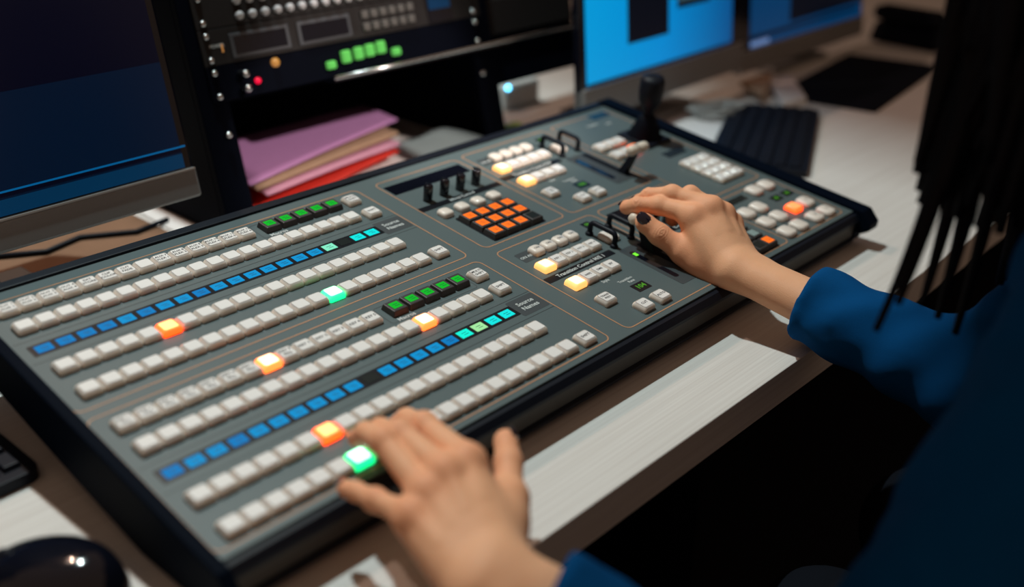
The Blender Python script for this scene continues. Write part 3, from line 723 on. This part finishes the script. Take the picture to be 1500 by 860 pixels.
def np_mesh(parts, name, mats):
    V = np.concatenate([p[0] for p in parts]); off = 0; F = []
    for p in parts: F.append(p[1]+off); off += len(p[0])
    F = np.concatenate(F); me = bpy.data.meshes.new(name)
    me.vertices.add(len(V)); me.vertices.foreach_set('co', V.astype(np.float32).ravel())
    me.loops.add(F.size); me.loops.foreach_set('vertex_index', F.astype(np.int32).ravel())
    me.polygons.add(len(F)); me.polygons.foreach_set('loop_start', np.arange(0, F.size, 4, dtype=np.int32)); me.polygons.foreach_set('use_smooth', np.ones(len(F), bool))
    me.update(calc_edges=True); me.validate()
    for m in mats: me.materials.append(M[m])
    if len(parts[0]) > 2:
        at = me.attributes.new('flush', 'FLOAT', 'POINT'); at.data.foreach_set('value', np.concatenate([p[2] for p in parts]).astype(np.float32))
    return me
def z(d): return {k: np.array([v[0], v[1], v[2]+DZ]) for k, v in d.items()}
HL = z(dict(w=(.0805, -.4884, .0606), i0=(.1314, -.4175, .0918), i1=(.1391, -.3636, .0937), i2=(.1473, -.3342, .0822), i3=(.1535, -.3175, .0690),
            m0=(.1101, -.4169, .0926), m1=(.1167, -.3629, .0970), m2=(.1225, -.3325, .0845), m3=(.1262, -.3175, .0705),
            r0=(.0914, -.4165, .0850), r1=(.1005, -.3625, .0985), r2=(.1080, -.3330, .0885), r3=(.1120, -.3165, .0745),
            p0=(.0732, -.4211, .0781), p1=(.0716, -.3863, .0742), p2=(.0722, -.3639, .0697), p3=(.0750, -.3483, .0632),
            t0=(.1100, -.4715, .0580), t1=(.1448, -.4459, .0660), t2=(.1693, -.4219, .0730), t3=(.1850, -.4041, .0770)))
HR = z(dict(w=(.6036, -.3489, .0645), i0=(.6040, -.2853, .1097), i1=(.5953, -.2450, .1123), i2=(.5849, -.2232, .1102), i3=(.5838, -.2090, .1043),
            m0=(.6208, -.2952, .1167), m1=(.6100, -.2510, .1232), m2=(.6039, -.2247, .1165), m3=(.6022, -.2113, .1069),
            r0=(.6348, -.3029, .1072), r1=(.6226, -.2662, .1236), r2=(.6041, -.2589, .1091), r3=(.6088, -.2548, .0942),
            p0=(.6460, -.3080, .0936), p1=(.6354, -.2795, .1074), p2=(.6202, -.2704, .1009), p3=(.6233, -.2634, .0891),
            t0=(.6006, -.3225, .0549), t1=(.5905, -.2850, .0705), t2=(.5790, -.2590, .0870), t3=(.5735, -.2425, .0985)))
EL = {'L': np.array([.165, -.695, -.02+DZ]), 'R': np.array([.622, -.595, .020+DZ])}
RAD = dict(i=(.0098, .0084, .0074, .0062), m=(.0100, .0086, .0075, .0063), r=(.0094, .0080, .0071, .0060), p=(.0084, .0070, .0062, .0053), t=(.0128, .0112, .0108, .0090))
def unit_(v): return v/np.linalg.norm(v)
def hand(H, elbow, side, res, sc=1.0, thumb=1.0):
    w = H['w']; pn = unit_(np.cross(H['i0']-w, H['p0']-w))
    if pn[2] > 0: pn = -pn                                   # palmar direction: downwards
    pts = np.array(list(H.values())); fdir = unit_(elbow-w)
    end = w+fdir*.12
    lo = np.minimum(pts.min(0), end)-.035; hi = np.maximum(pts.max(0), end)+.035
    G = grid(lo, hi, res); shp = G.shape[:3]; G = G.reshape(-1, 3)
    D = None
    for c in 'imrpt':
        ch = [H[c+str(j)] for j in range(4)]; r = [x*sc*(thumb if c == 't' else 1.06 if c == 'i' else 1) for x in RAD[c]]; d = None
        for j in range(3):
            q = sdf_cone(G, ch[j], ch[j+1], r[j], r[j+1]); d = q if d is None else smin(d, q, .004)
        # soft pad under the tip, and a knuckle swelling on the back of the middle joint
        tipd = unit_(ch[3]-ch[2]); d = smin(d, np.linalg.norm(G-(ch[3]-tipd*.002+pn*.0012), axis=1)-r[3]*.98, .004)
        d = smin(d, np.linalg.norm(G-(ch[1]-pn*.0006), axis=1)-r[1]*.99, .005)
        D = d if D is None else smin(D, d, .0016)
    side_v = unit_(H['i0']-H['p0'])
    wr = [w+side_v*.0125, w+side_v*.004, w-side_v*.005, w-side_v*.0135]
    Pm = None
    for c, a, rr in zip('imrp', wr, (.0112, .0112, .0106, .0098)):
        k0 = H[c+'0']
        for dep, r0, r1 in ((.002, .0140*sc, rr*sc), (.0105, .0130*sc, rr*.95*sc)):
            q = sdf_cone(G, a+pn*dep*.4, k0+pn*dep-unit_(k0-a)*.004, r0, r1); Pm = q if Pm is None else smin(Pm, q, .010)
        Pm = smin(Pm, np.linalg.norm(G-(k0-pn*.0004), axis=1)-rr*.92*sc, .009)                   # knuckle
        Pm = smin(Pm, sdf_cone(G, a*.45+k0*.55-pn*.0072*sc, k0-pn*.0072*sc, .0028, .0030), .006)  # extensor tendon
    # thenar eminence and the web between thumb and index finger
    q = sdf_cone(G, H['t0']+pn*.002, H['t1'], .0165*sc, .0128*sc); Pm = smin(Pm, q, .014)
    q = sdf_cone(G, H['t0']*.5+H['t1']*.5, H['i0']*.62+w*.38+pn*.008, .0090*sc, .0095*sc); Pm = smin(Pm, q, .016)
    q = sdf_cone(G, H['p0']*.6+w*.4+pn*.012, w+pn*.006-side_v*.010, .0105*sc, .0130*sc); Pm = smin(Pm, q, .012)
    # wrist and forearm: two side by side bones make the flattened section
    fs_ = unit_(side_v-fdir*(side_v @ fdir))
    for k, r0, r1 in ((.0105, .0160, .0190), (-.0105, .0158, .0192), (0, .0170, .0205)):
        q = sdf_cone(G, w+fs_*k, end+fs_*k*1.15, r0*sc, r1*sc); Pm = smin(Pm, q, .012)
    Pm = smin(Pm, np.linalg.norm(G-(w-fs_*.015-pn*.006+fdir*.016), axis=1)-.0085, .014)           # ulnar knob
    D = smin(D, Pm, .0075)
    V, F = surface_nets(D.reshape(shp), lo, res)
    fl = np.zeros(len(V))
    for c in 'imrp':
        for j, rad, g in ((0, .016, .55), (1, .010, .55), (2, .008, .35), (3, .011, .8)):
            fl = np.maximum(fl, g*np.exp(-((np.linalg.norm(V-(H[c+str(j)]-pn*.004*(j < 3)), axis=1)/rad)**2)))
    fl = np.maximum(fl, .6*np.exp(-(np.linalg.norm(V-H['t3'], axis=1)/.012)**2)); fl = np.maximum(fl, .45*np.exp(-(np.linalg.norm(V-H['t2'], axis=1)/.011)**2))
    for c in 'imrpt':
        for j in (1, 2, 3): fl = np.maximum(fl, .34*np.exp(-(np.linalg.norm(V-H[c+str(j)], axis=1)/.02)**2))
    pal = np.clip(((V-w) @ pn-.004)/.014, 0, 1)*.35; fl = np.maximum(fl, pal*(np.linalg.norm(V-w, axis=1) < .14))
    return V, F, fl, pn
def crease(V, F, c, ax, up, w=.0070, amp=.00027, freq=2*math.pi/.0026):
    """knuckle wrinkles: oval ripples round the joint c on its dorsal side"""
    n = np.zeros_like(V); q = V[F]; fn = np.cross(q[:, 2]-q[:, 0], q[:, 3]-q[:, 1])
    for k in range(4): np.add.at(n, F[:, k], fn)
    n /= np.linalg.norm(n, axis=1)[:, None]+1e-12
    d = V-c; a = d @ ax; s = d @ np.cross(ax, up); h = (n @ up)
    r = np.sqrt((a*1.0)**2+(s*.55)**2)
    dz = amp*np.cos(r*freq)*np.exp(-(r/w)**2)*np.clip(h*2-.3, 0, 1)
    return V+n*dz[:, None]
VL, FL, flL, pnL = hand(HL, EL['L'], 'L', .00125, 1.10, .88)
VR, FR, flR, pnR = hand(HR, EL['R'], 'R', .00105, 1.10)
def dorsal(H, c, pn):
    a, b = H[c+'2']-H[c+'1'], H[c+'3']-H[c+'2']; t = unit_(b); k = -pn-t*(-pn @ t); return unit_(k)
CAMP = np.array([-.2896, -.8571, .5163+DZ])
thumb_up_R = unit_(np.array([-.55, -.35, .60]))
tR = unit_(HR['t3']-HR['t2']); thumb_up_R = unit_(thumb_up_R-tR*(thumb_up_R @ tR))
VR = crease(VR, FR, HR['t2']+thumb_up_R*.009-tR*.001, tR, thumb_up_R)
for c in 'im':
    t = unit_(HR[c+'2']-HR[c+'1']); up = unit_(-pnR-t*(-pnR @ t)); VR = crease(VR, FR, HR[c+'2']+up*.007, t, up, .006, .0003)
thumb_up_L = unit_(np.array([.75, -.45, .45])); tL = unit_(HL['t3']-HL['t2']); thumb_up_L = unit_(thumb_up_L-tL*(thumb_up_L @ tL))

# coarse body: torso, neck, head with a face, arms, legs (one surface, joined to the two hands at the forearms)
def Q(x, y, zz): return np.array([x, y, zz+DZ])
SHL, SHR = Q(.415, -.735, .225), Q(.700, -.725, .235)
pel, chest, neck, headc = Q(.575, -.965, -.22), Q(.565, -.80, .13), Q(.560, -.715, .30), Q(.562, -.640, .425)
hf = unit_(np.array([-.35, .75, -.55]))                     # the way the face looks: down at the panel
hx = unit_(np.cross(hf, np.array([0, 0, 1.]))); hu = unit_(np.cross(hx, hf))
def HP(x, y, q): return headc+hx*x+hf*y+hu*q
bodyR = .0075
G = grid((.12, -1.22, DZ-.42), (.92, -.30, DZ+.58), bodyR); shp = G.shape[:3]; G = G.reshape(-1, 3)
def ell(G, c, ax, r):
    d = G-c; q = np.stack([(d @ a)/rr for a, rr in zip(ax, r)], -1); k = np.linalg.norm(q, axis=-1); return (k-1)*min(r)
HA = (hx, hf, hu)
def torso(G, g=0.0):
    d = sdf_cone(G, pel+np.array([-.06, 0, 0]), chest+np.array([-.05, 0, 0]), .105+g, .105+g)
    d = smin(d, sdf_cone(G, pel+np.array([.06, 0, 0]), chest+np.array([.05, 0, 0]), .105+g, .105+g), .05)
    d = smin(d, sdf_cone(G, SHL*.85+SHR*.15, SHR*.85+SHL*.15, .058+g, .058+g), .07)
    d = smin(d, sdf_cone(G, chest+np.array([-.06, .06, -.02]), chest+np.array([.06, .06, -.02]), .06+g, .06+g), .05)
    return d
def arms(G, g=0.0, endL=None, endR=None, k=.03):
    d = sdf_cone(G, SHL, EL['L'], .052+g, .040+g); d = smin(d, sdf_cone(G, EL['L'], endL, .042+g, .031+g), k)
    e = sdf_cone(G, SHR, EL['R'], .052+g, .040+g); e = smin(e, sdf_cone(G, EL['R'], endR, .042+g, .031+g), k)
    return np.minimum(d, e)
fL, fR = unit_(EL['L']-HL['w']), unit_(EL['R']-HR['w'])
D = smin(torso(G), arms(G, -.012, HL['w']+fL*.07, HR['w']+fR*.10), .04)
D = smin(D, sdf_cone(G, neck-np.array([0, .02, .05]), headc-hu*.05, .052, .048), .03)
HD = ell(G, HP(0, -.012, .035), HA, (.074, .094, .085)); HD = smin(HD, ell(G, HP(0, .028, -.045), HA, (.056, .060, .068)), .04)   # cranium, jaw
HD = smin(HD, sdf_cone(G, HP(0, .086, .012), HP(0, .103, -.022), .008, .012), .012)                                                # nose
HD = smin(HD, sdf_cone(G, HP(-.016, .082, -.054), HP(.016, .082, -.054), .009, .009), .012)                                       # mouth
HD = smin(HD, ell(G, HP(0, .072, -.088), HA, (.022, .018, .016)), .02)                                                            # chin
for s_ in (-1, 1):
    HD = smin(HD, sdf_cone(G, HP(.045*s_, .070, .030), HP(.012*s_, .084, .028), .009, .008), .012)                                # brow
    HD = np.maximum(HD, -(np.linalg.norm(G-HP(.031*s_, .090, .008), axis=1)-.013))                                                # eye socket
    HD = smin(HD, ell(G, HP(.074*s_, .0, -.008), HA, (.009, .018, .030)), .008)                                                    # ear
D = smin(D, HD, .02)
hipL, hipR, knL, knR = Q(.50, -.965, -.25), Q(.65, -.965, -.25), Q(.47, -.56, -.22), Q(.70, -.56, -.22)
G0 = G; VB, FB = surface_nets(D.reshape(shp), (.12, -1.22, DZ-.42), bodyR)
person = empty('person', (.575, -.965, .0)); tag(person, 'person in a blue sweater with long dark hair working the switcher with both hands', 'person')
PO = np.array([.575, -.965, 0.])
bm_ = np_mesh([(VL-PO, FL, flL), (VR-PO, FR, flR), (VB-PO, FB, np.zeros(len(VB)))], 'body', ['skin'])
body = bpy.data.objects.new('body', bm_); C.objects.link(body); body.parent = person
for s_ in (-1, 1):
    e = MB(); e.lathe([(.0125*math.cos(a), .0125*math.sin(a)) for a in np.linspace(-1.5, 1.5, 12)], 'eye', 16)
    ey = e.build('eye', body); ey.location = Vector(HP(.031*s_, .0775, .008)-PO)
    MB().lathe([(.0058, 0), (.004, .0012), (.001, .0016)], 'iris', 16, T=Vector(hf).to_track_quat('Z', 'Y').to_matrix().to_4x4() @ Matrix.Translation((0, 0, .0118))).build('iris', ey)
# fingernails: curved varnished plates on the back of each fingertip
def nail(H, c, up, sc, pm, fwd=.26):
    tip = H[c+'3']; t = unit_(tip-H[c+'2']); up = unit_(up-t*(up @ t)); s_ = np.cross(t, up); r = RAD[c][3]*sc; V = []; F = []; n = 12; k = 8
    Lh = r*(1.0 if c != 't' else .86); ct = tip+t*(r*fwd)
    for lay in (0, 1):
        for j in range(k+1):
            for i in range(n):
                a = 2*math.pi*i/n; q = j/k; cx, cy = math.cos(a), math.sin(a)
                e = 1/max((abs(cx)**3.2+abs(cy)**3.2)**(1/3.2), 1e-6)
                lx, th = q*cx*e*Lh, q*cy*e*(.78 if c != 't' else .70)
                rr = r*(1.06+.05*(1-q*q)) if lay else r*.85
                # plate follows the finger's roundness and dips a little to the free edge
                V.append(ct+t*lx*.98+(up*math.cos(th)+s_*math.sin(th))*rr-up*max(0, lx)**2*22*(1 if lay else 1))
    N = (k+1)*n
    for lay in (0, 1):
        for j in range(k):
            for i in range(n):
                f = [lay*N+j*n+i, lay*N+j*n+(i+1) % n, lay*N+(j+1)*n+(i+1) % n, lay*N+(j+1)*n+i]; F.append(f if not lay else f[::-1])
    for i in range(n): F.append([k*n+i, k*n+(i+1) % n, N+k*n+(i+1) % n, N+k*n+i])
    o = MB().add([v-PO for v in V], F, 'nail', True).build('fingernail', body)
    return o
for c in 'imrp':
    nail(HL, c, dorsal(HL, c, pnL), 1.12, pnL, .55); nail(HR, c, dorsal(HR, c, pnR), 1.10, pnR)
nail(HL, 't', thumb_up_L, .97, pnL); nail(HR, 't', thumb_up_R, 1.10, pnR)
# sweater
cuL, cuR = HL['w']+fL*.040, HR['w']+fR*.078
g5 = .0052; G = grid((.05, -1.22, DZ-.36), (.92, -.36, DZ+.40), g5); shp = G.shape[:3]; G = G.reshape(-1, 3)
D = smin(torso(G, .010), arms(G, .007, cuL-fL*.03, cuR-fR*.03), .05)
wob = .0016*np.sin(G[:, 0]*140+3*np.sin(G[:, 2]*60))*np.sin(G[:, 1]*110)+.0022*np.sin((G @ np.array([60., 90., 40.])))
D = D+wob.astype(np.float32)
D = np.maximum(D, -((G-cuL) @ fL)*1.0*(np.linalg.norm(G-cuL, axis=1) < .09)-1e3*(np.linalg.norm(G-cuL, axis=1) >= .09))
D = np.maximum(D, np.where(np.linalg.norm(G-cuR, axis=1) < .09, -((G-cuR) @ fR), -1e3))
for cu, fd, rr in ((cuL, fL, .0365), (cuR, fR, .0365)):                   # turned hem at the cuff
    a = (G-cu) @ fd; rad = np.linalg.norm(G-cu-a[:, None]*fd, axis=1); D = smin(D, np.sqrt((a-.004)**2+(rad-rr)**2)-.0042, .006)
D = np.maximum(D, (G[:, 2]-(DZ+.335)))                                    # neckline
V, F = surface_nets(D.reshape(shp), (.05, -1.22, DZ-.36), g5)
for _ in range(2):                                                        # relax
    acc = np.zeros_like(V); cn = np.zeros(len(V))
    for a, b in ((0, 1), (1, 2), (2, 3), (3, 0)):
        np.add.at(acc, F[:, a], V[F[:, b]]); np.add.at(cn, F[:, a], 1); np.add.at(acc, F[:, b], V[F[:, a]]); np.add.at(cn, F[:, b], 1)
    V = V*.5+acc/np.maximum(cn, 1)[:, None]*.5
o = bpy.data.objects.new('sweater', np_mesh([(V-PO, F)], 'sweater', ['sweater'])); C.objects.link(o); o.parent = person; o['label'] = 'blue knitted long-sleeved sweater'
# trousers and shoes
ftL, ftR = Q(.46, -.60, -.66), Q(.71, -.60, -.66)
G = grid((.34, -1.12, .02), (.84, -.30, DZ-.12), .009); shp = G.shape[:3]; G = G.reshape(-1, 3)
D = sdf_cone(G, hipL, hipR, .115, .115)
for h, k, f_ in ((hipL, knL, ftL), (hipR, knR, ftR)):
    D = smin(D, sdf_cone(G, h, k, .095, .066), .03); D = smin(D, sdf_cone(G, k, f_, .066, .047), .02)
V, F = surface_nets(D.reshape(shp), (.34, -1.12, .02), .009)
o = bpy.data.objects.new('trousers', np_mesh([(V-PO, F)], 'trousers', ['trousers'])); C.objects.link(o); o.parent = person
for f_ in (ftL, ftR):
    G = grid((f_[0]-.07, f_[1]-.1, -.01), (f_[0]+.07, f_[1]+.24, .14), .006); shp = G.shape[:3]; lo = (f_[0]-.07, f_[1]-.1, -.01); G = G.reshape(-1, 3)
    D = smin(sdf_cone(G, (f_[0], f_[1]-.03, .042), (f_[0], f_[1]+.14, .036), .040, .034), sdf_cone(G, (f_[0], f_[1], .05), (f_[0], f_[1], .10), .04, .045), .03); D = np.maximum(D, .002-G[:, 2])
    V, F = surface_nets(D.reshape(shp), lo, .006)
    o = bpy.data.objects.new('shoe', np_mesh([(V-PO, F)], 'shoe', ['black_gloss'])); C.objects.link(o); o.parent = person
# hair: a cap over the skull and long locks falling beside the face
hb_ = MB(); V = []; F = []
for j in range(13):
    for i in range(28):
        th = 2*math.pi*i/28; ph = j/12*1.75
        x, y, q = math.sin(ph)*math.cos(th), math.sin(ph)*math.sin(th), math.cos(ph)
        if y > .45 and q < .55: q = .55+(q-.55)*.15; 
        V.append(HP(.084*x, -.016+.102*y, .035+.096*q)-PO)
for j in range(12):
    for i in range(28): F.append([j*28+i, j*28+(i+1) % 28, (j+1)*28+(i+1) % 28, (j+1)*28+i])
hb_.add(V, F, 'hair', True)
def lock(p0, p1, p2, r0, n=14, r1=.0012):
    P = []; R_ = []
    for i in range(n+1):
        t = i/n; P.append(Vector(p0)*(1-t)**2+Vector(p1)*2*t*(1-t)+Vector(p2)*t*t); R_.append((r0*(1-t)+r1*t)*(1.0 if t > .08 else .7))
    hb_.tube([p-Vector(PO) for p in P], R_, 'hair', 7, flat=.6)
for i in range(460):
    sd = -1 if i % 3 else 1
    th = random.uniform(-1.2, 1.1); a = random.uniform(.25, 1.2)
    r_ = HP(sd*.082*math.sin(a)*1.0, .10*math.sin(th)*.6-.01, .035+.09*math.cos(a))
    if sd < 0:   # the fall of hair on the camera side
        ex = random.uniform(.434, .570); ey, ez = random.uniform(-.67, -.575), random.uniform(.235, .30)+(0 if ex < .49 else .05)
        mid = (r_[0]*.35+ex*.65-.004, r_[1]*.4+ey*.6, DZ+.41)
    else:
        ex, ey, ez = random.uniform(.60, .70), random.uniform(-.72, -.60), random.uniform(.12, .26); mid = (r_[0]*.4+ex*.6+.03, r_[1]*.5+ey*.5, DZ+.40)
    lock(r_, mid, (ex, ey, ez+DZ), random.uniform(.010, .016), 12, .004)
for i in range(170):   # hair down the back of the neck
    a = random.uniform(-1, 1); q = random.uniform(-.2, 1)
    r_ = HP(.080*math.sin(a*1.3), -.016-.098*math.cos(a*1.1)*math.sqrt(max(0, 1-q*q*.8)), .035+.09*q)
    e_ = (.560+.105*a+random.uniform(-.01, .01), random.uniform(-.80, -.745)+.06*a*a, random.uniform(.20, .285)+DZ)
    lock(r_, ((r_[0]+e_[0])/2+.03*a, min(r_[1], e_[1])-.012, DZ+.40), e_, random.uniform(.011, .016), 10, .004)
# loose strands that end over the desk edge
for (a, b, e, r) in (((.450, -.600, .36), (.432, -.604, .27), (.392, -.600, .185), .009), ((.448, -.596, .36), (.440, -.600, .26), (.372, -.606, .205), .007),
                     ((.452, -.594, .35), (.438, -.596, .25), (.380, -.592, .165), .006), ((.47, -.600, .36), (.462, -.602, .26), (.446, -.598, .165), .011),
                     ((.47, -.61, .36), (.470, -.612, .25), (.462, -.606, .15), .012), ((.49, -.62, .36), (.486, -.622, .25), (.486, -.614, .13), .010)):
    lock(Q(*a), Q(*b), Q(*e), r, 16, .0028)
hb_.build('hair', person)
# office chair
ch = empty('office_chair', (.575, -.985, 0)); tag(ch, 'black office chair under the person in the blue sweater', 'chair')
MB().prism(rrect(-.23, -.22, .23, .22, .06), 'z', .318, .368, 'black_matte', .01).build('seat', ch)
MB().prism(rrect(-.20, .50, .20, .95, .06), 'y', -.30, -.26, 'black_matte', .01).build('backrest', ch)
MB().tube([(0, -.16, .310), (0, -.27, .35), (0, -.285, .60)], .018, 'black', 8).build('back_bracket', ch)
MB().lathe([(.03, .07), (.03, .2), (.02, .21), (.02, .319)], 'steel', 16).build('gas_column', ch)
for i in range(5):
    a = 2*math.pi*i/5+.3
    l_ = MB().tube([(0, 0, .09), (.26*math.cos(a), .26*math.sin(a), .065)], [.026, .018], 'black', 8).build('base_arm', ch)
    MB().lathe([(.012, -.022), (.027, -.018), (.027, .018), (.012, .022)], 'black', 14, T=Matrix.Translation((.26*math.cos(a), .26*math.sin(a), .0275)) @ Matrix.Rotation(math.pi/2, 4, 'X')).build('caster', l_)

# ------------------------------------------------------------------ light
def lamp(name, loc, target, power, col, size):
    li = bpy.data.lights.new(name, 'AREA'); li.shape = 'DISK'; li.size = size; li.energy = power; li.color = col
    o = bpy.data.objects.new(name, li); C.objects.link(o); o.location = loc
    o.rotation_euler = (Vector(target)-Vector(loc)).to_track_quat('-Z', 'Y').to_euler(); return o
def ceiling_lamp(lab, loc, power, col, y_edge, edge_x=None):
    # a square downlight with an added plate that blocks light from the operator's seat
    x, y, zz = loc; drop = .27/((y-y_edge)/(zz-DZ-.05))
    e = empty('ceiling_lamp', loc); tag(e, lab, 'ceiling lamp', 'ceiling lamps')
    b = MB().box((-.5, -.29, .04), (.5, .29, .06), 'rack2'); b.build('housing', e)
    MB().box((-.5, -.29, -drop), (.5, -.27, .0395), 'rack2').build('light_baffle', e)
    if edge_x:
        MB().box((.14, -.265, -.1/edge_x), (.155, .285, .0395), 'rack2').build('side_baffle', e)  # added plate cutting the lamp's light on the right of the desk
    li = bpy.data.lights.new('lamp_light', 'AREA'); li.shape = 'RECTANGLE'; li.size = .07; li.size_y = .035; li.energy = power; li.color = col
    o = bpy.data.objects.new('lamp_light', li); C.objects.link(o); o.parent = e; o.location = (0, 0, .0)
ceiling_lamp('square ceiling downlight nearer the switcher', (.40, .42, DZ+2.0), 32, (.84, 1.0, .99), -.57, .33)
ceiling_lamp('square ceiling downlight farther behind the rack', (.35, 1.20, DZ+2.05), 15, (1.0, .66, .50), -.57)
li = bpy.data.lights.new('paper_fill_spot', 'SPOT'); li.energy = 130; li.spot_size = math.radians(14); li.spot_blend = .4; li.shadow_soft_size = .03; li.color = (1, .86, .78)  # added fill light to brighten the papers, not a known fixture
o = bpy.data.objects.new('paper_fill_spot', li); C.objects.link(o); o.location = (.95, -1.25, DZ+1.25)
o.rotation_euler = (Vector((.59, .34, DZ+.03))-o.location).to_track_quat('-Z', 'Y').to_euler()
w = bpy.data.worlds.new('room'); bpy.context.scene.world = w; w.use_nodes = True
w.node_tree.nodes['Background'].inputs[0].default_value = (.95, .61, .42, 1); w.node_tree.nodes['Background'].inputs[1].default_value = .19

# ------------------------------------------------------------------ camera
cam = bpy.data.cameras.new('camera'); co = bpy.data.objects.new('camera', cam); C.objects.link(co)
f = 1511.39; cam.sensor_width = 36; cam.lens = f/1500*36
Rw = ((.68692, -.72669, .00340), (-.31298, -.30006, -.90111), (.65588, .61790, -.43358))
r, d, fw = [Vector(x).normalized() for x in Rw]
co.matrix_world = Matrix(((r.x, -d.x, -fw.x, -.2896), (r.y, -d.y, -fw.y, -.8571), (r.z, -d.z, -fw.z, .5163+DZ), (0, 0, 0, 1)))
cam.dof.use_dof = True; cam.dof.focus_distance = 1.05; cam.dof.aperture_fstop = 1.85; cam.clip_start = .02
sc = bpy.context.scene; sc.camera = co
vs = sc.view_settings; vs.view_transform = 'Standard'; vs.look = 'None'; vs.exposure = 0; vs.gamma = 1; vs.use_curve_mapping = False
